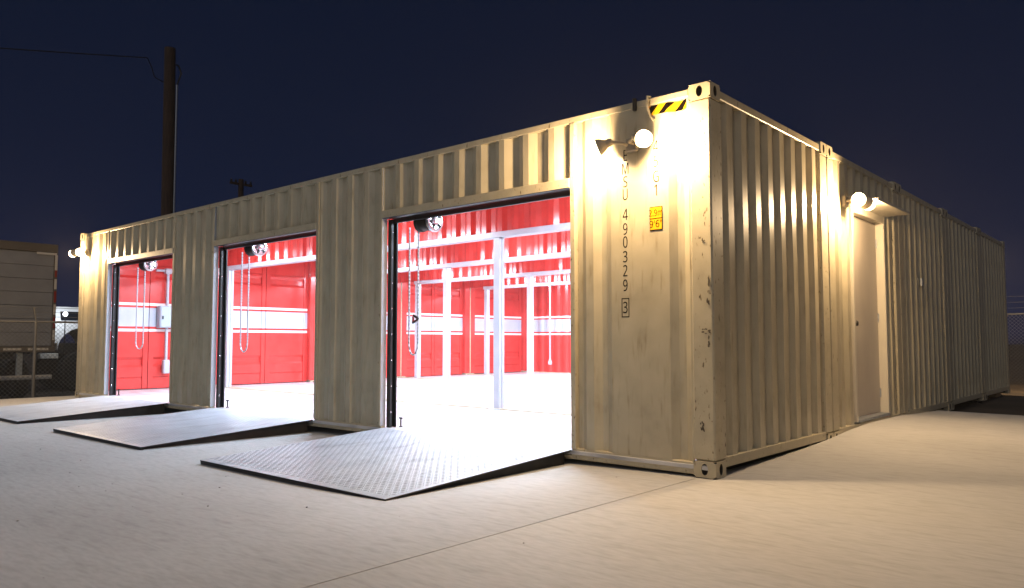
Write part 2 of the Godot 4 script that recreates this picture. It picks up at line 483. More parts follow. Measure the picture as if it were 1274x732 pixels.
func container(i: int, label: String) -> Node3D:
	var zf := -W * i - 0.002
	var zb := zf - W + 0.004
	var zm := (zf + zb) * 0.5
	var root := thing("shipping_container", label, "shipping container", Vector3(-L * 0.5, 0, zm), "shipping containers joined side by side")
	for x in [-0.088, -L + 0.088]:
		for z in [zf - 0.081, zb + 0.081]:
			for y in [0.059, 2.837]:
				add_mesh("corner_casting", casting_mesh, Vector3(x, y, z), root)
	for z in [[zf, -1.0], [zb, 1.0]]:
		var s: float = z[1]
		var zc: float = z[0] + s * 0.097
		var p := MB.new()
		p.box(Vector3(-0.09, 1.448, zc), Vector3(0.172, 2.656, 0.186), M.tan_frame, 0.012, {"-x": M.red})
		part("corner_post", p, root)
		p = MB.new()
		p.box(Vector3(-L + 0.09, 1.448, zc), Vector3(0.172, 2.656, 0.186), M.tan_frame, 0.012, {"+x": M.red, ("-z" if s < 0 else "+z"): M.red})
		part("corner_post", p, root)
	var m := MB.new()
	# end rails and side rails
	m.box(Vector3(-0.04, 2.834, zm), Vector3(0.062, 0.066, W - 0.334), M.tan_frame, 0.006)
	part("top_end_rail", m, root)
	m = MB.new()
	m.box(Vector3(-0.045, 0.1, zm), Vector3(0.072, 0.078, W - 0.334), M.tan_frame, 0.006)
	part("bottom_end_rail", m, root)
	m = MB.new()
	m.box(Vector3(-L + 0.04, 2.834, zm), Vector3(0.062, 0.066, W - 0.334), M.tan_frame, 0.006, {"+x": M.red})
	part("top_end_rail", m, root)
	m = MB.new()
	m.box(Vector3(-L * 0.5, 2.846, zf - 0.034), Vector3(L - 0.36, 0.054, 0.056), M.tan_frame, 0.005, {"-z": M.red})
	part("top_side_rail", m, root)
	m = MB.new()
	m.box(Vector3(-L * 0.5, 2.846, zb + 0.034), Vector3(L - 0.36, 0.054, 0.056), M.tan_frame, 0.005, {"+z": M.red})
	part("top_side_rail", m, root)
	for zz in [zf - 0.042, zb + 0.042]:
		m = MB.new()
		if i == 0 and zz == zf - 0.042:     # dips below the floor at the doorways
			var xr := -0.18
			for d in DOORWAYS:
				m.box(Vector3((xr + d[1]) * 0.5, 0.059, zz), Vector3(xr - d[1], 0.09, 0.06), M.tan_frame, 0.006)
				m.box(Vector3((d[0] + d[1]) * 0.5, 0.03, zz), Vector3(d[1] - d[0], 0.036, 0.058), M.tan_frame, 0.004)
				xr = d[0]
			m.box(Vector3((xr - L + 0.18) * 0.5, 0.059, zz), Vector3(xr + L - 0.18, 0.09, 0.06), M.tan_frame, 0.006)
		else:
			m.box(Vector3(-L * 0.5, 0.059, zz), Vector3(L - 0.36, 0.09, 0.06), M.tan_frame, 0.006)
		part("bottom_side_rail", m, root)
	# roof: cross ribs, tan above, red below
	m = MB.new()
	var rp := ribs(-L + 0.08, -0.08, -6.0, 0.22, 0.05, 0.07, 0.018)
	for k in rp.size() - 1:
		var a: Array = rp[k]
		var b: Array = rp[k + 1]
		for e in [[0.0, M.tan, 1.0], [-0.005, M.red, -1.0]]:
			m.quad(Vector3(a[0], 2.868 + a[1] + e[0], zf - 0.063), Vector3(b[0], 2.868 + b[1] + e[0], zf - 0.063), Vector3(b[0], 2.868 + b[1] + e[0], zb + 0.063), Vector3(a[0], 2.868 + a[1] + e[0], zb + 0.063), Vector3.UP * e[2], e[1])
	part("roof", m, root)
	m = MB.new()
	var fz0 := zf - (0.006 if i == 0 else 0.001)
	m.box(Vector3(-L * 0.5, FLOOR_Y - 0.016, (fz0 + zb) * 0.5 + 0.001), Vector3(L - 0.12, 0.032, fz0 - zb - 0.001), M.floor, 0.003)
	part("floor", m, root)
	# end wall at the right: ribbed
	var o := Vector3(-0.014, 0, 0)
	var y0 := 0.136
	var y1 := 2.803
	var s0 := -zf + 0.188
	var s1 := -zb - 0.188
	var face := -zf + 0.41
	var go := func(a: float, b: float, ya: float, yb: float) -> MB:
		return wall_sheet(o, Vector3.FORWARD, Vector3.RIGHT, ribs(a, b, face, 0.2525, 0.034, 0.092, 0.042), ya, yb)
	if i == 1:
		part("end_wall", go.call(s0, 3.12, y0, y1), root)
		part("end_wall", go.call(4.285, s1, y0, y1), root)
		part("end_wall", go.call(3.12, 4.285, 2.46, y1), root)
		# personnel door, set back in its frame
		var f := MB.new()
		f.box(Vector3(-0.06, 1.3, -3.145), Vector3(0.13, 2.28, 0.05), M.door_frame, 0.004)
		part("door_jamb", f, root)
		f = MB.new()
		f.box(Vector3(-0.06, 1.3, -4.26), Vector3(0.13, 2.28, 0.05), M.door_frame, 0.004)
		part("door_jamb", f, root)
		f = MB.new()
		f.box(Vector3(-0.06, 2.395, -3.7025), Vector3(0.13, 0.13, 1.063), M.door_frame, 0.004)
		part("door_header", f, root)
		f = MB.new()
		f.box(Vector3(-0.06, 0.165, -3.7025), Vector3(0.15, 0.03, 1.063), M.galv, 0.004)
		part("door_sill", f, root)
		f = MB.new()
		f.box(Vector3(-0.105, 1.255, -3.7025), Vector3(0.045, 2.14, 1.055), M.door, 0.003)
		var d := part("door", f, root)
		f = MB.new()
		f.box(Vector3(-0.08, 1.3, -3.29), Vector3(0.006, 0.07, 0.05), M.galv, 0.002)
		part("lock_plate", f, d)
		for hy in [0.4, 1.25, 2.1]:
			f = MB.new()
			f.tube([Vector3(-0.078, hy - 0.05, -4.226), Vector3(-0.078, hy + 0.05, -4.226)], 0.009, 0.009, 8, M.galv)
			part("hinge", f, d)
		f = MB.new()
		f.lathe(Vector3(-0.082, 1.17, -3.29), Vector3.RIGHT, [[0.0, 0.0], [0.032, 0.002], [0.032, 0.008], [0.012, 0.012], [0.012, 0.035], [0.026, 0.042], [0.03, 0.055], [0.024, 0.068], [0.0, 0.071]], 14, M.dark_steel)
		part("handle", f, d)
	else:
		part("end_wall", go.call(s0, s1, y0, y1), root)
	if i == 2:
		m = MB.new()
		m.box(Vector3(0.002, 1.75, -5.87), Vector3(0.03, 0.10, 0.07), M.galv, 0.004)
		part("air_vent", m, root)
	# cargo doors at the far left end
	var zr := zm
	door_leaf(zr + 0.006, zf - 0.19, root)
	door_leaf(zb + 0.19, zr - 0.006, root)
	# strips left of the side walls, steel headers and posts of the openings inside
	for side in [[zf, -1.0, i > 0], [zb, 1.0, i < 4]]:
		if not side[2]:
			continue
		var zz: float = side[0]
		var dir: float = side[1]
		m = MB.new()
		var pts := ribs(-L + 0.18, -0.18, -2.0 - 0.4 * i, 0.29, 0.065, 0.08, 0.034)
		m.sheet(Vector3(0, 0, zz + dir * 0.012), Vector3.RIGHT, Vector3(0, 0, -dir), pts, [[2.44, 2.82, M.red]], 0.0)
		m.sheet(Vector3(0, 0, zz + dir * 0.012), Vector3.RIGHT, Vector3(0, 0, -dir), pts, [[2.44, 2.82, M.red]], -0.006, -1.0)
		part("side_wall_strip", m, root)
		m = MB.new()
		m.box(Vector3(-6.05, 2.402, zz + dir * 0.036), Vector3(10.85, 0.076, 0.07), M.white, 0.005)
		part("header_beam", m, root)
		for x in [-11.4, -7.85, -4.31, -0.7]:
			m = MB.new()
			m.box(Vector3(x, (2.364 + FLOOR_Y) * 0.5, zz + dir * 0.027), Vector3(0.105, 2.364 - FLOOR_Y, 0.05), M.white, 0.005)
			m.box(Vector3(x, FLOOR_Y + 0.005, zz + dir * 0.067), Vector3(0.17, 0.01, 0.13), M.white, 0.002)
			part("steel_post", m, root)
	if i == 4:
		part("rear_side_wall", wall_sheet(Vector3(0, 0, zb + 0.012), Vector3.RIGHT, Vector3.FORWARD, ribs(-L + 0.178, -0.178, -2.0, 0.29, 0.065, 0.08, 0.036), 0.1, 2.82), root)
	return root


func front_wall(root: Node3D) -> void:
	var o := Vector3(0, 0, -0.014)
	var B := Vector3.BACK
	var yb := 0.1
	var yt := 2.822
	# the panel by the corner: flat field for the markings
	var near := [[-1.238, -0.034], [-1.19, -0.034], [-1.135, 0.0], [-1.06, 0.0], [-1.0, -0.036], [-0.945, -0.036], [-0.885, 0.0], [-0.36, 0.0], [-0.305, -0.036], [-0.245, -0.036], [-0.19, -0.002], [-0.174, -0.002]]
	part("wall_panel", wall_sheet(o, Vector3.RIGHT, B, near, yb, yt, false), root)
	part("wall_panel", wall_sheet(o, Vector3.RIGHT, B, ribs(-4.905, -3.81, -4.555, 0.29, 0.065, 0.08, 0.036), yb, yt), root)
	part("wall_panel", wall_sheet(o, Vector3.RIGHT, B, ribs(-8.52, -7.40, -8.15, 0.29, 0.065, 0.08, 0.036), yb, yt), root)
	part("wall_panel", wall_sheet(o, Vector3.RIGHT, B, ribs(-12.02, -10.98, -11.62, 0.29, 0.065, 0.08, 0.036), yb, yt), root)
	var phases := [-3.744, -7.2, -10.533]
	for k in 3:
		var x0: float = DOORWAYS[k][0]
		var x1: float = DOORWAYS[k][1]
		part("wall_strip_over_door", wall_sheet(o, Vector3.RIGHT, B, ribs(x0, x1, phases[k], 0.29, 0.075, 0.075, 0.036), LINTEL_Y + 0.085, yt), root)
		var m := MB.new()
		m.box(Vector3((x0 + x1) * 0.5, LINTEL_Y + 0.043, -0.038), Vector3(x1 - x0, 0.084, 0.08), M.tan_frame, 0.005, {"-z": M.red, "-y": M.black})
		part("lintel", m, root)
		m = MB.new()
		m.box(Vector3(x0 - 0.025, (yt + yb) * 0.5, -0.041), Vector3(0.05, yt - yb - 0.004, 0.078), M.tan_frame, 0.005, {"+x": M.white, "-z": M.red})
		part("door_jamb", m, root)
		m = MB.new()
		m.box(Vector3(x1 + 0.025, (yt + yb) * 0.5, -0.041), Vector3(0.05, yt - yb - 0.004, 0.078), M.tan_frame, 0.005, {"-x": M.white, "-z": M.red})
		part("door_jamb", m, root)
	# markings
	for t in [["E", -0.745, 2.458], ["M", -0.745, 2.352], ["S", -0.747, 2.246], ["U", -0.748, 2.145], ["4", -0.749, 1.985], ["9", -0.75, 1.87], ["0", -0.751, 1.765], ["3", -0.752, 1.648], ["2", -0.753, 1.537], ["9", -0.754, 1.422], ["3", -0.755, 1.246], ["4", -0.466, 2.487], ["5", -0.467, 2.37], ["G", -0.467, 2.25], ["1", -0.467, 2.143]]:
		letter(t[0], t[1], t[2], 0.09, root, M.ink, -0.0138, 0.72)
	var m := MB.new()
	for e in [[-0.787, 1.246, 0.007, 0.137], [-0.723, 1.246, 0.007, 0.137], [-0.755, 1.318, 0.071, 0.007], [-0.755, 1.174, 0.071, 0.007]]:
		m.box(Vector3(e[0], e[1], -0.0138), Vector3(e[2], e[3], 0.0012), M.ink, 0.0003)
	part("marking_frame", m, root)
	m = MB.new()
	m.box(Vector3(-0.469, 1.925, -0.012), Vector3(0.112, 0.184, 0.004), M.ink, 0.001)
	m.box(Vector3(-0.469, 1.925, -0.0095), Vector3(0.1, 0.172, 0.003), M.yellow, 0.001)
	m.box(Vector3(-0.469, 1.925, -0.0075), Vector3(0.1, 0.005, 0.002), M.ink, 0.0005)
	var sg := part("height_sign", m, root)
	letter("2.9m", -0.469, 1.968, 0.05, sg, M.ink, -0.0076, 0.78)
	letter("9'6\"", -0.469, 1.882, 0.054, sg, M.ink, -0.0076, 0.9)
	# black and yellow warning band below the top rail; it follows the ribs
	m = MB.new()
	var w := 0.0
	var prof := [[-0.53, 0.0], [-0.36, 0.0], [-0.305, -0.036], [-0.245, -0.036], [-0.205, -0.01]]
	var steps := 44
	for k in steps:
		var xa := lerpf(-0.53, -0.205, float(k) / steps)
		var xb := lerpf(-0.53, -0.205, float(k + 1) / steps)
		for r in 10:
			var ya := lerpf(2.735, 2.81, r / 10.0)
			var yb2 := lerpf(2.735, 2.81, (r + 1) / 10.0)
			w = fposmod(xa - ya * 1.0, 0.13)
			m.quad(o + Vector3(xa, ya, at_profile(prof, xa) + 0.002), o + Vector3(xb, ya, at_profile(prof, xb) + 0.002), o + Vector3(xb, yb2, at_profile(prof, xb) + 0.002), o + Vector3(xa, yb2, at_profile(prof, xa) + 0.002), Vector3.BACK, M.yellow if w < 0.068 else M.ink)
	part("warning_band", m, root)


func rub_mark(x: float, y: float, w: float, h: float, z: float, parent: Node3D, rng: RandomNumberGenerator) -> void:
	var m := MB.new()
	for k in 7:     # a few ragged flakes close together
		var cx := x + rng.randf_range(-w, w) * 0.6
		var cy := y + rng.randf_range(-h, h) * 0.7
		var pts := []
		var r := rng.randf_range(0.15, 0.4)
		for a in 11:
			var an := TAU * a / 11.0
			var rr := r * rng.randf_range(0.45, 1.0)
			pts.append(Vector3(minf(cx + cos(an) * w * rr, -0.014), cy + sin(an) * h * rr, z + 0.0004 * k))
		for a in 11:
			m.tri(Vector3(minf(cx, -0.014), cy, z + 0.0004 * k), pts[a], pts[(a + 1) % 11], Vector3.BACK, Vector3.BACK, Vector3.BACK, M.rub)
	part("rub_mark", m, parent, true)


func letter(s: String, x: float, y: float, h: float, parent: Node3D, material: Material, z: float, narrow: float) -> void:
	var t := TextMesh.new()
	var f := SystemFont.new()
	f.font_names = PackedStringArray(["Droid Sans"])
	t.font = f
	t.text = s
	t.font_size = 64
	t.pixel_size = h / 46.0
	t.depth = 0.0012
	t.material = material
	var o := MeshInstance3D.new()
	o.mesh = t
	var nm := "marking_digit" if s.is_valid_int() else ("sign_lettering" if s.length() > 1 else "marking_letter")
	var n := 0
	var base := nm
	while parent.has_node(NodePath(nm)):
		n += 1
		nm = "%s_%03d" % [base, n]
	o.name = nm
	parent.add_child(o, true)
	var place := parent.position
	if parent.get_parent() != self:
		place += (parent.get_parent() as Node3D).position
	o.position = Vector3(x, y, z) - place
	o.scale = Vector3(narrow, 1, 1)


# ---------------------------------------------------------------- doorway things
func ground_y(x: float, z: float) -> float:
	if x > -0.14:
		if z > 0.0:
			return -0.004 - 0.012 * clampf(z / 3.0, 0, 1)
		var p := [[0.0, -0.004], [0.8, 0.05], [1.67, 0.086], [2.6, 0.14], [3.2, 0.158], [4.3, 0.153], [5.4, 0.112], [6.2, 0.085]]
		return at_profile(p, -z) * clampf(1.0 - 0.10 * maxf(x, 0.0), 0.0, 1.0)
	return -0.006 - 0.044 * smoothstep(0.0, 2.6, -x) - 0.014 * smoothstep(3.0, 8.0, -x)


func ramp(x0: float, x1: float, zend: float, label: String) -> void:
	var gy := ground_y((x0 + x1) * 0.5, 1.9)
	var yt := FLOOR_Y + 0.004
	var ye := gy + 0.034
	var root := thing("loading_ramp", label, "ramp", Vector3((x0 + x1) * 0.5, gy, zend * 0.5), "steel loading ramps at the doorways")
	var m := MB.new()
	var run := zend + 0.012
	var sl := atan2(yt - ye, run)
	var b := Basis(Vector3.RIGHT, sl)
	m.box(Vector3((x0 + x1) * 0.5, (yt + ye) * 0.5 - 0.006, (zend - 0.012) * 0.5 + 0.004), Vector3(x1 - x0, 0.012, run / cos(sl)), M.plate_deck, 0.003, {"+x": M.dark_steel, "+z": M.dark_steel, "-y": M.dark_steel}, b)
	var deck := part("deck_plate", m, root)
	# raised lozenges of the tread plate
	m = MB.new()
	var nx := int((x1 - x0 - 0.04) / 0.036)
	var nz := int((zend - 0.04) / 0.036)
	var slope := (Vector3(0, ye, zend + 0.004) - Vector3(0, yt, -0.008)).normalized()
	var up := slope.cross(Vector3.RIGHT).normalized()
	for ix in nx:
		for iz in nz:
			var c := Vector3(x0 + 0.04 + ix * 0.036, yt, -0.008) + slope * (0.04 + iz * 0.036) + up * 0.0005
			var t := 1.0 if (ix + iz) % 2 == 0 else -1.0
			var u := (Vector3.RIGHT + slope * t).normalized()
			var w := (Vector3.RIGHT - slope * t).normalized()
			var r0 := c + u * 0.007 + up * 0.0028
			var r1 := c - u * 0.007 + up * 0.0028
			var e0 := c + u * 0.017
			var e1 := c - u * 0.017
			for sg in [-1.0, 1.0]:
				var wv: Vector3 = c + w * sg * 0.0055
				m.tri(e0, wv, r0, (w * sg + up * 2.0 + u).normalized(), (w * sg + up).normalized(), up, M.plate_deck)
				m.tri(wv, e1, r1, (w * sg + up).normalized(), (w * sg + up * 2.0 - u).normalized(), up, M.plate_deck)
				m.tri(wv, r1, r0, (w * sg + up).normalized(), up, up, M.plate_deck)
	part("tread_lozenges", m, deck, true)
	m = MB.new()
	m.box(Vector3((x0 + x1) * 0.5, gy + 0.011, zend - 0.012), Vector3(x1 - x0 - 0.01, 0.021, 0.03), M.black, 0.003)
	part("front_edge", m, root)
	for x in [x0 + 0.05, x1 - 0.05]:
		m = MB.new()
		m.prism([Vector3(x - 0.005, gy - 0.002, 0.03), Vector3(x - 0.005, gy - 0.002, zend - 0.04), Vector3(x - 0.005, lerpf(ye, yt, 0.04) - 0.014, zend - 0.04), Vector3(x - 0.005, yt - 0.016, 0.03)], Vector3(0.01, 0, 0), M.dark_steel)
		part("side_plate", m, root)
	for k in 3:
		m = MB.new()
		var z := 0.1 + k * 0.45
		var yy := lerpf(yt, ye, z / zend) - 0.014
		m.box(Vector3((x0 + x1) * 0.5, (yy + gy) * 0.5, z), Vector3(x1 - x0 - 0.14, yy - gy, 0.012), M.dark_steel, 0.002)
		part("cross_rib", m, root)


func roller_door(k: int, chain_x: Array, wheel_x: float, chain_y: float, label: String) -> void:
	var x0: float = DOORWAYS[k][0]
	var x1: float = DOORWAYS[k][1]
	var root := thing("roller_door", label, "roller door", Vector3(x0 + 0.1, FLOOR_Y, -0.14), "open roller doors of the workshop")
	var m: MB
	for e in [[x0, 1.0], [x1, -1.0]]:
		m = MB.new()
		var x: float = e[0] + e[1] * 0.002
		m.box(Vector3(x + e[1] * 0.028, (FLOOR_Y + LINTEL_Y) * 0.5, -0.098), Vector3(0.056, LINTEL_Y - FLOOR_Y - 0.004, 0.03), M.black, 0.003)
		m.box(Vector3(x + e[1] * 0.028, (FLOOR_Y + LINTEL_Y) * 0.5, -0.168), Vector3(0.056, LINTEL_Y - FLOOR_Y - 0.004, 0.02), M.black, 0.003)
		m.box(Vector3(x + e[1] * 0.008, (FLOOR_Y + LINTEL_Y) * 0.5, -0.1355), Vector3(0.014, LINTEL_Y - FLOOR_Y - 0.004, 0.043), M.black, 0.003)
		var tr := part("guide_track", m, root)
		m = MB.new()
		for b in 8:
			m.lathe(Vector3(x + e[1] * 0.0565, FLOOR_Y + 0.16 + b * 0.27, -0.098), Vector3(e[1], 0, 0), [[0.009, 0.0], [0.009, 0.004], [0.005, 0.007], [0.0, 0.0075]], 8, M.chrome)
		part("track_bolts", m, tr, true)
	m = MB.new()
	m.box(Vector3((x0 + x1) * 0.5, LINTEL_Y - 0.006, -0.134), Vector3(x1 - x0 - 0.05, 0.066, 0.034), M.black, 0.005)
	part("bottom_bar", m, root)
	m = MB.new()
	for a in 20:     # slats wound into a coil behind the lintel
		var an := TAU * a / 20.0
		m.box(Vector3((x0 + x1) * 0.5, 2.55, -0.32) + Vector3(0, sin(an), cos(an)) * 0.15, Vector3(x1 - x0 - 0.14, 0.05, 0.012), M.galv, 0.003, {}, Basis(Vector3.RIGHT, PI * 0.0 - an))
	part("rolled_curtain", m, root)
	# chain hoist hung below the coil: dark drum, bright wheel
	var hy := 2.215
	var hz := -0.24
	m = MB.new()
	m.box(Vector3(wheel_x - 0.06, hy + 0.135, hz), Vector3(0.36, 0.012, 0.2), M.galv, 0.002)
	m.box(Vector3(wheel_x - 0.2, hy + 0.08, hz), Vector3(0.01, 0.12, 0.16), M.galv, 0.002)
	part("hoist_bracket", m, root)
	m = MB.new()
	m.lathe(Vector3(wheel_x - 0.235, hy, hz), Vector3.RIGHT, [[0.0, 0.0], [0.088, 0.0], [0.095, 0.008], [0.095, 0.05], [0.086, 0.056], [0.086, 0.15], [0.095, 0.156], [0.095, 0.2], [0.06, 0.205]], 24, M.dark_steel)
	part("hoist_drum", m, root)
	m = MB.new()
	m.lathe(Vector3(wheel_x - 0.03, hy, hz), Vector3.RIGHT, [[0.05, 0.0], [0.105, 0.0], [0.112, 0.01], [0.1, 0.018], [0.112, 0.026], [0.105, 0.04], [0.085, 0.043], [0.08, 0.03], [0.045, 0.028], [0.04, 0.05], [0.02, 0.056], [0.0, 0.056]], 24, M.chrome)
	for s in 5:
		var an2 := TAU * s / 5.0
		m.bar(Vector3(wheel_x + 0.004, hy + sin(an2) * 0.03, hz + cos(an2) * 0.03), Vector3(wheel_x + 0.004, hy + sin(an2) * 0.09, hz + cos(an2) * 0.09), 0.022, 0.014, M.dark_steel)
	part("chain_wheel", m, root)
	# endless hand chain
	var path := []
	var xa: float = chain_x[0]
	var xb: float = chain_x[1]
	var r := (xb - xa) * 0.5
	var yb := chain_y + 0.12
	for s in 64:
		path.append(Vector3(xa + 0.0 * s, lerpf(hy - 0.03, yb, s / 64.0), hz))
	for s in 12:
		var t := PI * s / 11.0
		path.append(Vector3(xa + r - r * cos(t), yb - 0.12 * sin(t), hz))
	for s in 64:
		path.append(Vector3(xb, lerpf(yb, hy - 0.03, (s + 1) / 64.0), hz))
	m = MB.new()
	for s in path.size() - 1:
		var a: Vector3 = path[s]
		var b: Vector3 = path[s + 1]
		var dv := (b - a).normalized()
		var mid := (a + b) * 0.5
		var half := maxf(a.distance_to(b) * 0.62, 0.012)
		m.bar(mid - dv * half, mid + dv * half, 0.021 if s % 2 == 0 else 0.008, 0.008 if s % 2 == 0 else 0.021, M.white)
	part("hand_chain", m, root, true)
	if k == 0:
		m = MB.new()
		m.box(Vector3(xb - 0.02, 1.235, hz + 0.012), Vector3(0.09, 0.02, 0.02), M.dark_steel, 0.003, {}, Basis(Vector3.BACK, -0.5))
		m.box(Vector3(xb - 0.03, 1.19, hz + 0.012), Vector3(0.09, 0.018, 0.02), M.dark_steel, 0.003, {}, Basis(Vector3.BACK, 0.45))
		m.box(Vector3(xb - 0.06, 1.21, hz + 0.012), Vector3(0.02, 0.06, 0.02), M.tape_red, 0.003)
		part("chain_keeper", m, root)
	m = MB.new()
	m.lathe(Vector3(x0 + 0.1, FLOOR_Y, -0.2), Vector3.UP, [[0.022, 0.0], [0.022, 0.008], [0.009, 0.012], [0.009, 0.085]], 10, M.dark_steel)
	m.box(Vector3(x0 + 0.1, FLOOR_Y + 0.094, -0.2), Vector3(0.05, 0.018, 0.02), M.dark_steel, 0.004)
	part("floor_bolt", m, root)


# ---------------------------------------------------------------- lamps
func omni(at: Vector3, color: Color, energy: float, size: float, parent: Node3D) -> void:
	var l := OmniLight3D.new()
	l.name = "bulb_light"
	l.light_color = color
	l.light_energy = energy
	l.light_size = size
	l.omni_range = 40.0
	l.omni_attenuation = 2.0
	l.shadow_enabled = true
	parent.add_child(l)
	l.position = at - parent.position


# n points out of the wall; two lamp heads on one box, aimed left and right along the wall
func flood_lamp(wall: Vector3, n: Vector3, left: float, right: float, spread: float, label: String) -> void:
	var root := thing("flood_lamp", label, "flood lamp", wall, "outdoor lamps on the container walls")
	var side := Vector3.UP.cross(n)
	var b := Basis(side, Vector3.UP, n)
	var m := MB.new()
	m.box(wall + n * 0.022, Vector3(0.11, 0.11, 0.044), M.fitting, 0.012, {}, b)
	part("wall_box", m, root)
	for e in [[-1.0, left], [1.0, right]]:
		var axis: Vector3 = (side * e[0] * 0.74 - Vector3.UP * 0.30 + n * 0.34).normalized()
		var neck: Vector3 = wall + n * 0.05 + side * e[0] * 0.03
		var tail: Vector3 = wall + n * 0.155 + side * e[0] * spread + Vector3.UP * 0.02
		m = MB.new()
		m.tube([neck, neck + n * 0.06, tail], 0.012, 0.014, 8, M.fitting)
		part("arm", m, root)
		m = MB.new()
		m.lathe(tail - axis * 0.01, axis, [[0.0, 0.0], [0.026, 0.0], [0.032, 0.02], [0.034, 0.05], [0.055, 0.085], [0.066, 0.11], [0.066, 0.122], [0.062, 0.122]], 20, M.fitting)
		var head := part("lamp_head", m, root)
		m = MB.new()
		m.lathe(tail - axis * 0.01, axis, [[0.060, 0.114], [0.066, 0.135], [0.062, 0.16], [0.048, 0.18], [0.026, 0.192], [0.0, 0.196]], 20, M.warm_glow)
		m.lathe(tail - axis * 0.01, axis, [[0.0, 0.113], [0.060, 0.114]], 20, M.warm_glow)
		part("lamp_bulb", m, head)
		var l := OmniLight3D.new()
		l.name = "flood_light"
		l.light_color = Color(1, 0.845, 0.645)
		l.light_energy = e[1] * 0.58
		l.light_size = 0.035
		l.omni_range = 60.0
		l.omni_attenuation = 2.0
		l.shadow_enabled = true
		root.add_child(l)
		l.position = tail + axis * 0.142 - wall
		var sp := SpotLight3D.new()      # most of the light leaves forwards
		sp.name = "flood_beam"
		sp.light_color = l.light_color
		sp.light_energy = e[1] * 0.66
		sp.light_size = 0.035
		sp.spot_angle = 87.0
		sp.spot_angle_attenuation = 0.9
		sp.spot_range = 60.0
		sp.spot_attenuation = 2.0
		sp.shadow_enabled = true
		root.add_child(sp)
		sp.position = tail + axis * 0.15 - wall
		sp.basis = Basis.looking_at(axis, Vector3.UP)


func ceiling_light(x: float, z: float, energy: float, n: int) -> void:
	var names := ["near", "middle", "far"]
	var root := thing("ceiling_light", "linear ceiling light fitting hidden up on the red ceiling", "ceiling light", Vector3(x, 2.835, z), "linear ceiling lights inside the workshop")
	var m := MB.new()
	m.box(Vector3(x, 2.715, z), Vector3(1.24, 0.05, 0.13), M.white, 0.006)
	part("housing", m, root)
	m = MB.new()
	m.box(Vector3(x, 2.655, z), Vector3(1.2, 0.07, 0.11), M.cool_glow, 0.006)
	part("diffuser", m, root)
	for d in [-0.5, 0.5]:
		m = MB.new()
		m.tube([Vector3(x + d, 2.74, z), Vector3(x + d, 2.852, z)], 0.006, 0.006, 6, M.galv)
		part("hanger", m, root)
	var l := AreaLight3D.new()
	l.name = "tube_light"
	l.area_size = Vector2(1.2, 0.11)
	l.light_color = Color(0.80, 0.905, 1.0)
	l.light_energy = energy
	l.area_range = 40.0
	l.area_attenuation = 2.0
	l.shadow_enabled = true
	root.add_child(l)
	l.position = Vector3(0, -0.222, 0)
	l.rotation = Vector3(-PI / 2, 0, 0)


# ---------------------------------------------------------------- ground
func grid_sheet(xs: Array, zs: Array, h: Callable, material: Material, thick := 0.0) -> MB:
	var mb := MB.new()
	var eps := 0.05
	if material == M.concrete:
		var f := FastNoiseLite.new()
		f.seed = 90
		f.frequency = 0.22
		f.fractal_octaves = 4
		mb.tint = func(v: Vector3) -> Color:
			var k := 0.93 + 0.30 * f.get_noise_2d(v.x * 0.7, v.z * 1.4)
			return Color(k, k * 0.995, k * 0.985)
	var nrm := func(x: float, z: float) -> Vector3:
		return Vector3(h.call(x - eps, z) - h.call(x + eps, z), 2 * eps, h.call(x, z - eps) - h.call(x, z + eps)).normalized()
	for i in xs.size() - 1:
		for j in zs.size() - 1:
			var p := []
			var n := []
			for e in [[xs[i], zs[j]], [xs[i + 1], zs[j]], [xs[i + 1], zs[j + 1]], [xs[i], zs[j + 1]]]:
				p.append(Vector3(e[0], h.call(e[0], e[1]), e[1]))
				n.append(nrm.call(e[0], e[1]))
			mb.squad(p, n, material)
	if thick > 0.0:
		for i in xs.size() - 1:
			for z in [zs[0], zs[-1]]:
				var a := Vector3(xs[i], h.call(xs[i], z), z)
				var b := Vector3(xs[i + 1], h.call(xs[i + 1], z), z)
				mb.quad(a, b, b + Vector3.DOWN * thick, a + Vector3.DOWN * thick, Vector3(0, 0, -1 if z == zs[0] else 1), material)
		for j in zs.size() - 1:
			for x in [xs[0], xs[-1]]:
				var a := Vector3(x, h.call(x, zs[j]), zs[j])
				var b := Vector3(x, h.call(x, zs[j + 1]), zs[j + 1])
				mb.quad(a, b, b + Vector3.DOWN * thick, a + Vector3.DOWN * thick, Vector3(-1 if x == xs[0] else 1, 0, 0), material)
	return mb


func span(a: float, b: float, step: float) -> Array:
	var n := maxi(1, ceili((b - a) / step))
	var out := []
	for i in n + 1:
		out.append(lerpf(a, b, float(i) / n))
	return out


func dirt_y(x: float, z: float) -> float:
	var y := -0.045 + 0.02 * sin(x * 1.7 + z * 0.9) * sin(z * 1.3 - x * 0.6)
	# under the slabs and the building the earth was dug out
	var under := smoothstep(0.2, -0.25, maxf(-13.7 - x, maxf(-6.15 - z if x > -0.2 else -0.6 - z, maxf(x - 24.5, z - 29.5))))
	y = lerpf(y, -0.34, under)
	return y - 0.16 * smoothstep(-13.0, -14.2, x) - 0.2 * smoothstep(-15.0, -17.5, x) + 0.0


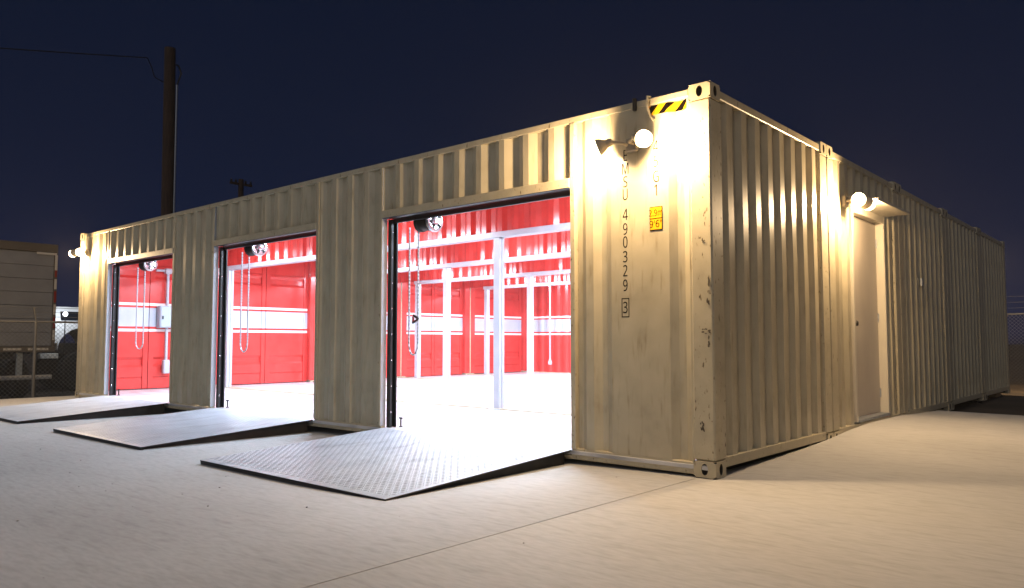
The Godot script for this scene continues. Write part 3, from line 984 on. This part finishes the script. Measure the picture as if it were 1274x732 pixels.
func chain_link(a: Vector3, b: Vector3, y0: float, y1: float, pitch: float, r: float) -> MB:
	var mb := MB.new()
	var u := (b - a).normalized()
	var n := u.cross(Vector3.UP)
	var len := a.distance_to(b)
	var h := y1 - y0
	var s := -h
	while s < len:
		for d in [[s, s + h, 0.002], [s + h, s, -0.002]]:
			var p0 := Vector2(d[0], y0)
			var p1 := Vector2(d[1], y1)
			# clip to the fence's length
			var t0 := 0.0
			var t1 := 1.0
			var dx := p1.x - p0.x
			for lim in [[0.0, 1.0], [len, -1.0]]:
				var f0: float = (p0.x - lim[0]) * lim[1]
				var f1: float = (p1.x - lim[0]) * lim[1]
				if f0 < 0 and f1 < 0:
					t1 = -1.0
				elif f0 < 0:
					t0 = maxf(t0, -f0 / (f1 - f0))
				elif f1 < 0:
					t1 = minf(t1, f0 / (f0 - f1))
			if t1 <= t0:
				continue
			var q0 := p0.lerp(p1, t0)
			var q1 := p0.lerp(p1, t1)
			mb.tube([Vector3(a.x, 0, a.z) + u * q0.x + Vector3.UP * q0.y + n * d[2], Vector3(a.x, 0, a.z) + u * q1.x + Vector3.UP * q1.y + n * d[2]], r, r, 3, M.fence, false)
		s += pitch
	return mb


func fence(a: Vector3, b: Vector3, y0: float, y1: float, posts: Array, arm: Vector3, label: String) -> void:
	var root := thing("chain_link_fence", label, "fence", (a + b) * 0.5 + Vector3.UP * y0)
	var u := (b - a).normalized()
	for s in posts:
		var p: Vector3 = a + u * s
		var m := MB.new()
		m.tube([Vector3(p.x, y0 - 0.1, p.z), Vector3(p.x, y1 + 0.03, p.z)], 0.03, 0.03, 10, M.fence)
		m.bar(Vector3(p.x, y1 + 0.02, p.z), Vector3(p.x, y1 + 0.02, p.z) + arm, 0.03, 0.03, M.fence)
		part("post", m, root)
	var m2 := MB.new()
	m2.tube([Vector3(a.x, y1, a.z), Vector3(b.x, y1, b.z)], 0.021, 0.021, 8, M.fence)
	part("top_rail", m2, root)
	for k in 3:
		m2 = MB.new()
		var off := arm * (0.3 + 0.33 * k)
		m2.tube([Vector3(a.x, y1 + 0.02, a.z) + off, Vector3(b.x, y1 + 0.02, b.z) + off], 0.004, 0.004, 4, M.fence)
		part("barbed_wire", m2, root)
	part("wire_mesh", chain_link(a, b, y0, y1, 0.085, 0.0034), root, true)


# ---------------------------------------------------------------- yard things
func trailer() -> void:
	var x := -17.5
	var gy := -0.42
	var z0 := -1.36
	var z1 := 1.24
	var zm := (z0 + z1) * 0.5
	var root := thing("box_trailer", "pale boxy trailer seen from behind, beyond the wire fence, with red and white tape", "trailer", Vector3(x - 3.5, gy, zm))
	var m := MB.new()
	m.box(Vector3(x - 3.6, 1.98, zm), Vector3(7.0, 2.4, z1 - z0 - 0.02), M.trailer, 0.02)
	part("cargo_box", m, root)
	m = MB.new()
	m.box(Vector3(x - 0.04, 3.17, zm), Vector3(0.12, 0.2, z1 - z0), M.trailer_frame, 0.01)
	part("rear_header", m, root)
	for z in [z0 + 0.035, z1 - 0.035]:
		m = MB.new()
		m.box(Vector3(x - 0.04, 1.93, z), Vector3(0.12, 2.28, 0.07), M.trailer_frame, 0.01)
		var p := part("rear_post", m, root)
		for k in 6:
			m = MB.new()
			m.box(Vector3(x + 0.022, 2.63 - k * 0.3, z + 0.0), Vector3(0.003, 0.27 if k % 2 == 0 else 0.24, 0.05), M.tape_red if k % 2 == 0 else M.tape_white, 0.0005)
			part("tape_strip", m, p)
	# rolling door in sections
	for k in 7:
		m = MB.new()
		var h := 0.312
		m.box(Vector3(x - 0.03, 0.875 + h * (k + 0.5), zm), Vector3(0.04, h - 0.007, z1 - z0 - 0.15), M.trailer, 0.006)
		part("door_section", m, root)
	m = MB.new()
	m.box(Vector3(x - 0.02, 0.80, zm), Vector3(0.16, 0.13, z1 - z0), M.trailer_frame, 0.01)
	var sill := part("rear_sill", m, root)
	for e in [[-0.95, 0.42], [-0.43, 0.36], [0.3, 0.4], [0.85, 0.4]]:
		m = MB.new()
		m.box(Vector3(x + 0.062, 0.80, e[0] - 0.05), Vector3(0.004, 0.05, e[1]), M.tape_white, 0.001)
		part("tape_strip", m, sill)
	for z in [z0, z1]:
		m = MB.new()
		var s := 1.0 if z == z0 else -1.0
		m.box(Vector3(x + 0.024, 3.04, z + s * 0.24), Vector3(0.006, 0.05, 0.42), M.tape_white, 0.001)
		m.box(Vector3(x + 0.0245, 2.84, z + s * 0.035), Vector3(0.006, 0.36, 0.055), M.tape_white, 0.001)
		part("corner_marker", m, root)
	m = MB.new()
	m.box(Vector3(x - 0.05, 0.15, zm), Vector3(0.1, 0.1, z1 - z0 - 0.06), M.tape_white, 0.01)
	var bump := part("rear_bumper", m, root)
	for z in [zm - 0.6, zm + 0.6]:
		m = MB.new()
		m.box(Vector3(x - 0.06, 0.47, z), Vector3(0.07, 0.54, 0.12), M.grey_box, 0.008)
		part("bumper_strut", m, bump)
	for z in [z0 + 0.3, z1 - 0.3]:
		for xx in [x - 1.6, x - 2.9]:
			m = MB.new()
			m.lathe(Vector3(xx, gy + 0.48, z - 0.14), Vector3.BACK, [[0.0, 0.03], [0.25, 0.02], [0.28, 0.0], [0.45, 0.0], [0.48, 0.03], [0.48, 0.25], [0.45, 0.28], [0.28, 0.28], [0.25, 0.26], [0.0, 0.25]], 24, M.rubber)
			part("wheel", m, root)
	m = MB.new()
	m.box(Vector3(x - 3.5, 0.66, zm), Vector3(6.8, 0.16, 1.0), M.black, 0.01)
	part("chassis", m, root)


func truck() -> void:
	var x := -20.9
	var gy := -0.42
	var root := thing("white_truck", "white truck standing beyond the fence, between the trailer and the tan container", "truck", Vector3(x - 1.1, gy, -4.6))
	var m := MB.new()
	# lower body with a wheel arch cut from its outline (z, y)
	var out := [[-1.9, 0.94], [-1.9, 1.52], [-7.2, 1.52], [-7.2, 0.94]]
	var arch := []
	for k in 13:
		var a := PI * k / 12.0
		arch.append([-3.15 - 0.62 * cos(a), 0.74 + 0.62 * sin(a)])
	# strips beside and over the arch
	var top := 1.52
	var side := func(pts: Array) -> void:
		m.prism(pts.map(func(p): return Vector3(x, p[1], p[0])), Vector3(-2.2, 0, 0), M.truck)
	side.call([[-1.9, 0.94], [-2.53, 0.94], [-2.53, top], [-1.9, top]])
	side.call([[-3.77, 0.94], [-7.2, 0.94], [-7.2, top], [-3.77, top]])
	for k in 12:
		side.call([arch[k], arch[k + 1], [arch[k + 1][0], top], [arch[k][0], top]])
	part("lower_body", m, root)
	m = MB.new()
	m.prism([Vector3(x - 0.08, 1.52, -2.0), Vector3(x - 0.2, 1.95, -2.5), Vector3(x - 0.2, 1.95, -5.0), Vector3(x - 0.08, 1.52, -5.3)], Vector3(-2.0, 0, 0), M.truck)
	var cab := part("cab", m, root)
	for e in [[-2.62, -3.5], [-3.6, -4.6]]:
		m = MB.new()
		m.quad(Vector3(x - 0.085, 1.56, e[0]), Vector3(x - 0.085, 1.56, e[1]), Vector3(x - 0.185, 1.89, e[1]), Vector3(x - 0.185, 1.89, e[0]), Vector3.RIGHT, M.glass)
		part("window", m, cab)
	for z in [-3.15, -6.1]:
		for xx in [x - 0.34, x - 2.16]:
			m = MB.new()
			m.lathe(Vector3(xx, gy + 0.56, z), Vector3.RIGHT, [[0.0, 0.03], [0.3, 0.02], [0.32, 0.0], [0.53, 0.0], [0.56, 0.03], [0.56, 0.27], [0.53, 0.3], [0.32, 0.3], [0.3, 0.27], [0.0, 0.26]], 28, M.rubber)
			part("wheel", m, root)
	m = MB.new()
	m.box(Vector3(x - 1.1, 0.78, -4.55), Vector3(1.9, 0.3, 5.0), M.black, 0.01)
	part("chassis", m, root)
	m = MB.new()
	m.box(Vector3(x + 0.04, 0.58, -2.3), Vector3(0.14, 0.14, 0.45), M.tape_white, 0.01)
	part("step", m, root)


func pole(x: float, z: float, base: float, top: float, r: float, lean: float, label: String) -> Node3D:
	var root := thing("utility_pole", label, "utility pole", Vector3(x, base, z))
	var m := MB.new()
	var path := []
	for k in 9:
		var t := k / 8.0
		path.append(Vector3(x, lerpf(base, top, t), z + lean * (t - 1.0)))
	m.tube(path, r * 1.2, r * 0.92, 16, M.wood)
	part("shaft", m, root)
	return root


func _ready() -> void:
	# ------------------------------------------------ camera, sky, light
	var cam := Camera3D.new()
	cam.name = "camera"
	cam.position = Vector3(2.55304, 0.98048, 5.10313)
	cam.rotation = Vector3(0.0618746, 0.721237, 0.000123)
	cam.fov = 2.0 * rad_to_deg(atan(366.0 / 952.72))
	cam.near = 0.05
	cam.far = 900.0
	add_child(cam)
	cam.current = true
	var we := WorldEnvironment.new()
	we.name = "night_environment"
	var env := Environment.new()
	env.background_mode = Environment.BG_SKY
	var sky := Sky.new()
	var sm := ProceduralSkyMaterial.new()
	sm.sky_top_color = Color(0.035, 0.073, 0.152)
	sm.sky_horizon_color = Color(0.11, 0.135, 0.23)
	sm.sky_curve = 0.12
	sm.ground_bottom_color = Color(0.05, 0.05, 0.06)
	sm.ground_horizon_color = Color(0.10, 0.10, 0.14)
	sky.sky_material = sm
	env.sky = sky
	env.background_energy_multiplier = 1.0
	env.tonemap_mode = Environment.TONE_MAPPER_LINEAR
	env.tonemap_exposure = 1.0
	env.sdfgi_enabled = true
	env.ssao_enabled = true
	env.ssil_enabled = true
	env.volumetric_fog_enabled = true
	env.volumetric_fog_density = 0.0
	we.environment = env
	add_child(we)

	# what little light the night sky and the town beyond the frame still give
	var dusk := DirectionalLight3D.new()
	dusk.name = "night_glow"
	dusk.light_color = Color(0.98, 0.97, 1.0)
	dusk.light_energy = 0.125
	dusk.light_angular_distance = 60.0
	dusk.shadow_enabled = true
	add_child(dusk)
	dusk.look_at_from_position(Vector3(4, 11, 13), Vector3.ZERO)

	make_materials()
	make_casting()

	# ------------------------------------------------ ground
	var dirt := part("dirt_ground", grid_sheet([-420.0, -120.0, -50.0] + span(-30.0, 14.0, 0.45) + [24.0, 24.6, 25.0, 60.0, 160.0, 420.0], [-420.0, -120.0, -50.0] + span(-24.0, 8.0, 0.45) + [29.3, 29.8, 60.0, 160.0, 420.0], dirt_y, M.dirt), self)
	dirt.set_meta("kind", "structure")
	var pave := Node3D.new()
	pave.name = "concrete_pavement"
	add_child(pave)
	pave.set_meta("kind", "structure")
	part("concrete_slab", grid_sheet(span(-13.6, -0.150, 0.25), span(-0.5, 7.0, 0.25) + span(7.6, 29.0, 2.0), ground_y, M.concrete, 0.2), pave)
	part("concrete_slab", grid_sheet(span(-0.140, 6.0, 0.25) + span(6.6, 24.0, 2.0), span(-6.05, 7.0, 0.25) + span(7.6, 29.0, 2.0), ground_y, M.concrete, 0.2), pave)
	var jm := MB.new()
	jm.quad(Vector3(-0.153, -0.0085, -0.5), Vector3(-0.137, -0.0085, -0.5), Vector3(-0.137, -0.010, 29), Vector3(-0.153, -0.010, 29), Vector3.UP, M.joint)
	part("joint_filler", jm, pave)

	var rng := RandomNumberGenerator.new()
	rng.seed = 7
	var grit := MB.new()
	for k in 90:
		var gx := rng.randf_range(-9.0, 6.0)
		var gz := rng.randf_range(0.3, 5.0) if gx < 0.1 else rng.randf_range(-5.5, 3.0)
		var gr := 0.002 + 0.004 * rng.randf() ** 3
		grit.box(Vector3(gx, ground_y(gx, gz) + gr * 0.3, gz), Vector3(gr * 2.0, gr * 1.2, gr * 1.6), M.joint_stone, gr * 0.4, {}, Basis(Vector3.UP, rng.randf() * 3.0))
	var go := part("loose_grit", grit, self, true)
	go.set_meta("label", "scattered loose grit and small stones on the concrete")
	go.set_meta("category", "grit")

	# ------------------------------------------------ the row of containers
	var c1 := container(0, "nearest tan shipping container, with three open doorways along its long side")
	front_wall(c1)
	# dark rubbed marks that the corner post and the wall panels carry
	for e in [[-0.03, 1.4, 0.03, 0.10], [-0.04, 1.28, 0.02, 0.06], [-0.06, 1.05, 0.05, 0.03], [-0.04, 0.98, 0.025, 0.05], [-0.1, 0.36, 0.03, 0.05], [-0.07, 1.7, 0.02, 0.04]]:
		rub_mark(e[0], e[1], e[2], e[3], -0.0025, c1, rng)
	container(1, "tan shipping container with the single side door under a small canopy")
	container(2, "tan shipping container just past the canopy, its ribbed end at the slab's edge")
	container(3, "dim tan shipping container, second from the far end, raised over the dirt")
	container(4, "farthest dim tan shipping container in the row, beside the wire fence")
	for e in [[-7.32, "dark concrete block pier under the nearer joint of the raised dim containers"], [-9.76, "dark concrete block pier under the last joint before the farthest container"], [-12.0, "dark concrete block pier under the outer corner of the farthest container"]]:
		var pier := thing("block_pier", e[1], "concrete pier", Vector3(-0.25, -0.35, e[0]), "block piers under the containers")
		for k in 2:
			var pm := MB.new()
			pm.box(Vector3(-0.3, -0.27 + k * 0.165, e[0]), Vector3(0.4, 0.16, 0.22), M.block, 0.008)
			part("block", pm, pier)

	# ------------------------------------------------ doorway fittings
	ramp(-3.72, -1.29, 1.94, "nearest of the three steel ramps, below the widest-looking doorway")
	ramp(-7.32, -4.97, 1.90, "middle one of the three steel ramps, between the other two")
	ramp(-10.9, -8.58, 1.90, "farthest of the three steel ramps, running out of the photo")
	roller_door(0, [-3.59, -3.45], -3.2, 0.84, "rolled-up door of the nearest doorway, with a red tag on its chain")
	roller_door(1, [-7.02, -6.84], -6.58, 0.84, "rolled-up door of the middle doorway, dangling a plain white chain")
	roller_door(2, [-10.32, -10.05], -9.85, 0.86, "rolled-up door of the farthest doorway, in front of the grey electrical box")

	# ------------------------------------------------ lamps
	flood_lamp(Vector3(-0.665, 2.525, -0.014), Vector3.BACK, 3.6, 4.7, 0.11, "glaring twin flood lamp beside the container number by the near corner")
	flood_lamp(Vector3(-0.02, 2.40, -2.93), Vector3.RIGHT, 6.0, 2.2, 0.05, "glaring twin flood lamp beside the canopy of the side door")
	flood_lamp(Vector3(-11.80, 2.53, -0.014), Vector3.BACK, 4.0, 4.0, 0.05, "glaring twin flood lamp at the far front corner, above the third ramp")
	flood_lamp(Vector3(-0.6, 2.53, -12.19), Vector3.FORWARD, 9.0, 9.0, 0.05, "twin flood lamp hidden behind the farthest container, lighting the dirt by the fence")
	for i in 5:
		for x in [-2.4, -6.1, -9.8]:
			ceiling_light(x, -W * (i + 0.5), 14.0, i)
	# canopy over the side door
	var cn := thing("door_canopy", "small flat white canopy over the side door", "canopy", Vector3(0.0, 2.42, -3.7))
	var cm := MB.new()
	cm.box(Vector3(0.134, 2.42, -3.68), Vector3(0.29, 0.03, 1.17), M.door_frame, 0.004)
	part("canopy_plate", cm, cn)
	cm = MB.new()
	cm.box(Vector3(0.003, 2.46, -3.68), Vector3(0.03, 0.05, 1.17), M.door_frame, 0.004)
	part("wall_flange", cm, cn)
	# conduit that runs down from the roof to the front lamp
	var cd := thing("conduit", "thin conduit running from the roof rail down to the corner wall lamp", "conduit", Vector3(-0.5, 2.87, 0.0))
	cm = MB.new()
	cm.tube([Vector3(-0.52, 2.89, -0.03), Vector3(-0.52, 2.885, 0.012), Vector3(-0.52, 2.8, 0.014), Vector3(-0.5, 2.72, 0.006), Vector3(-0.47, 2.69, 0.0)], 0.011, 0.011, 8, M.tan_frame)
	part("pipe", cm, cd)
	cm = MB.new()
	cm.box(Vector3(-0.64, 2.845, 0.006), Vector3(0.03, 0.1, 0.026), M.dark_steel, 0.004)
	part("clip_box", cm, cd)

	# ------------------------------------------------ things inside
	var eb := thing("electrical_panel", "grey electrical box with white conduit on the red back wall", "electrical panel", Vector3(-12.1, 1.25, -1.55))
	cm = MB.new()
	cm.box(Vector3(-12.04, 1.445, -1.56), Vector3(0.16, 0.42, 0.42), M.grey_box, 0.012)
	part("box", cm, eb)
	cm = MB.new()
	cm.box(Vector3(-11.955, 1.445, -1.56), Vector3(0.012, 0.38, 0.38), M.grey_box, 0.004)
	var ed := part("cover", cm, eb)
	cm = MB.new()
	cm.box(Vector3(-11.942, 1.43, -1.40), Vector3(0.016, 0.06, 0.025), M.dark_steel, 0.003)
	part("latch", cm, ed)
	cm = MB.new()
	cm.tube([Vector3(-12.04, 1.655, -1.52), Vector3(-12.04, 2.3, -1.52)], 0.026, 0.026, 10, M.white)
	part("conduit", cm, eb)
	cm = MB.new()
	cm.tube([Vector3(-12.04, 1.235, -1.52), Vector3(-12.04, 0.62, -1.52)], 0.026, 0.026, 10, M.white)
	part("conduit", cm, eb)
	cm = MB.new()
	cm.tube([Vector3(-12.06, 2.33, -1.3), Vector3(-12.06, 2.33, -1.95)], 0.026, 0.026, 10, M.white)
	part("conduit", cm, eb)
	cm = MB.new()
	cm.box(Vector3(-12.05, 2.32, -1.52), Vector3(0.1, 0.1, 0.12), M.white, 0.01)
	part("junction_box", cm, eb)
	cm = MB.new()
	cm.box(Vector3(-12.04, 0.5, -1.52), Vector3(0.1, 0.26, 0.12), M.white, 0.015)
	part("socket_box", cm, eb)
	var pc := thing("pull_cord", "white cord with a plug hanging inside near the ribbed back wall", "cord", Vector3(-10.25, 2.45, -11.0))
	cm = MB.new()
	cm.tube([Vector3(-10.25, 2.84, -11.0), Vector3(-10.255, 1.6, -11.0), Vector3(-10.25, 0.5, -11.0)], 0.018, 0.018, 8, M.white)
	part("cord", cm, pc)
	cm = MB.new()
	cm.lathe(Vector3(-10.25, 0.36, -11.0), Vector3.UP, [[0.0, 0.0], [0.05, 0.005], [0.055, 0.06], [0.03, 0.13], [0.018, 0.16]], 12, M.white)
	part("plug", cm, pc)

	# thin dust in the air round the lamps
	var haze := FogVolume.new()
	haze.name = "dust_haze"
	haze.size = Vector3(30.0, 9.0, 30.0)
	haze.position = Vector3(-4.0, 4.0, -4.0)
	var fm := FogMaterial.new()
	fm.density = 0.0013
	fm.albedo = Color(0.97, 0.96, 0.95)
	haze.material = fm
	haze.set_meta("kind", "stuff")
	haze.set_meta("label", "thin dusty night air glowing round the lamps")
	haze.set_meta("category", "haze")
	add_child(haze)

	# ------------------------------------------------ yard
	fence(Vector3(-14.6, 0, -9.0), Vector3(-14.6, 0, 8.0), -0.21, 1.37, [0.0, 3.0, 6.0, 8.93, 11.9, 14.9], Vector3(0.05, 0.27, 0.06), "wire fence at the left, in front of the boxy trailer")
	fence(Vector3(-14.6, 0, -17.0), Vector3(14.0, 0, -17.0), -0.05, 1.65, [0.0, 3.0, 6.0, 9.0, 12.0, 15.6, 18.6, 21.6, 24.6, 27.6], Vector3(0.0, 0.42, 0.1), "wire fence with barbed strands behind the farthest container")
	trailer()
	truck()
	var yl := thing("yard_lamp", "small bright white lamp on a thin post in front of the white truck", "yard lamp", Vector3(-20.3, -0.44, -2.5))
	cm = MB.new()
	cm.tube([Vector3(-20.3, -0.5, -2.5), Vector3(-20.3, 1.66, -2.5)], 0.014, 0.014, 8, M.black)
	part("lamp_pole", cm, yl)
	cm = MB.new()
	cm.ball(Vector3(-20.3, 1.72, -2.5), 0.06, M.far_glow, 14)
	part("lamp_globe", cm, yl)
	omni(Vector3(-20.3, 1.72, -2.5), Color(0.92, 0.96, 1.0), 0.8, 0.05, yl)
	var p1 := pole(-24.0, -6.79, -0.45, 11.32, 0.2, 0.15, "tall bare wooden utility pole rising behind the container roof")
	cm = MB.new()
	cm.tube([Vector3(-23.8, -0.45, -7.02), Vector3(-23.8, 10.0, -6.98)], 0.035, 0.035, 8, M.galv)
	part("riser_pipe", cm, p1)
	cm = MB.new()
	cm.tube([Vector3(-23.8, 10.0, -6.98), Vector3(-23.8, 10.45, -7.12), Vector3(-23.8, 10.7, -7.02), Vector3(-23.8, 10.72, -6.9)], 0.03, 0.03, 8, M.dark_steel)
	part("weather_head", cm, p1)
	var p2 := pole(-48.0, -22.9, -0.4, 12.6, 0.2, 0.0, "distant pole with a cross arm, just showing above the roof line")
	cm = MB.new()
	cm.box(Vector3(-48.0, 12.25, -22.9), Vector3(0.14, 0.16, 1.7), M.wood, 0.01)
	var arm := part("cross_arm", cm, p2)
	for dz in [-0.75, -0.35, 0.4, 0.75]:
		cm = MB.new()
		cm.lathe(Vector3(-48.0, 12.33, -22.9 + dz), Vector3.UP, [[0.06, 0.0], [0.09, 0.06], [0.06, 0.1], [0.08, 0.16], [0.0, 0.26]], 10, M.dark_steel)
		part("insulator", cm, arm)
	var cb := thing("overhead_cable", "thin dark cable sagging to the tall wooden pole from the left", "cable", Vector3(-24.0, 10.0, -4.0))
	cm = MB.new()
	var path := []
	for k in 25:
		var t := k / 24.0
		path.append(Vector3(-24.0, lerpf(10.76, 8.3, t) - 0.2 * t * (1.0 - t), lerpf(-6.02, 6.0, t)))
	path.reverse()
	path.append(Vector3(-24.0, 10.5, -6.16))
	path.append(Vector3(-24.0, 10.15, -6.28))
	path.append(Vector3(-24.0, 10.05, -6.6))
	cm.tube(path, 0.018, 0.018, 6, M.black)
	part("cable", cm, cb)
	var tb := thing("timber_block", "pale timber block lying in the dark under the farthest container", "timber block", Vector3(-0.2, -0.02, -11.7))
	cm = MB.new()
	cm.box(Vector3(-0.16, 0.0, -11.6), Vector3(0.12, 0.09, 0.42), M.timber, 0.006)
	part("block", cm, tb)
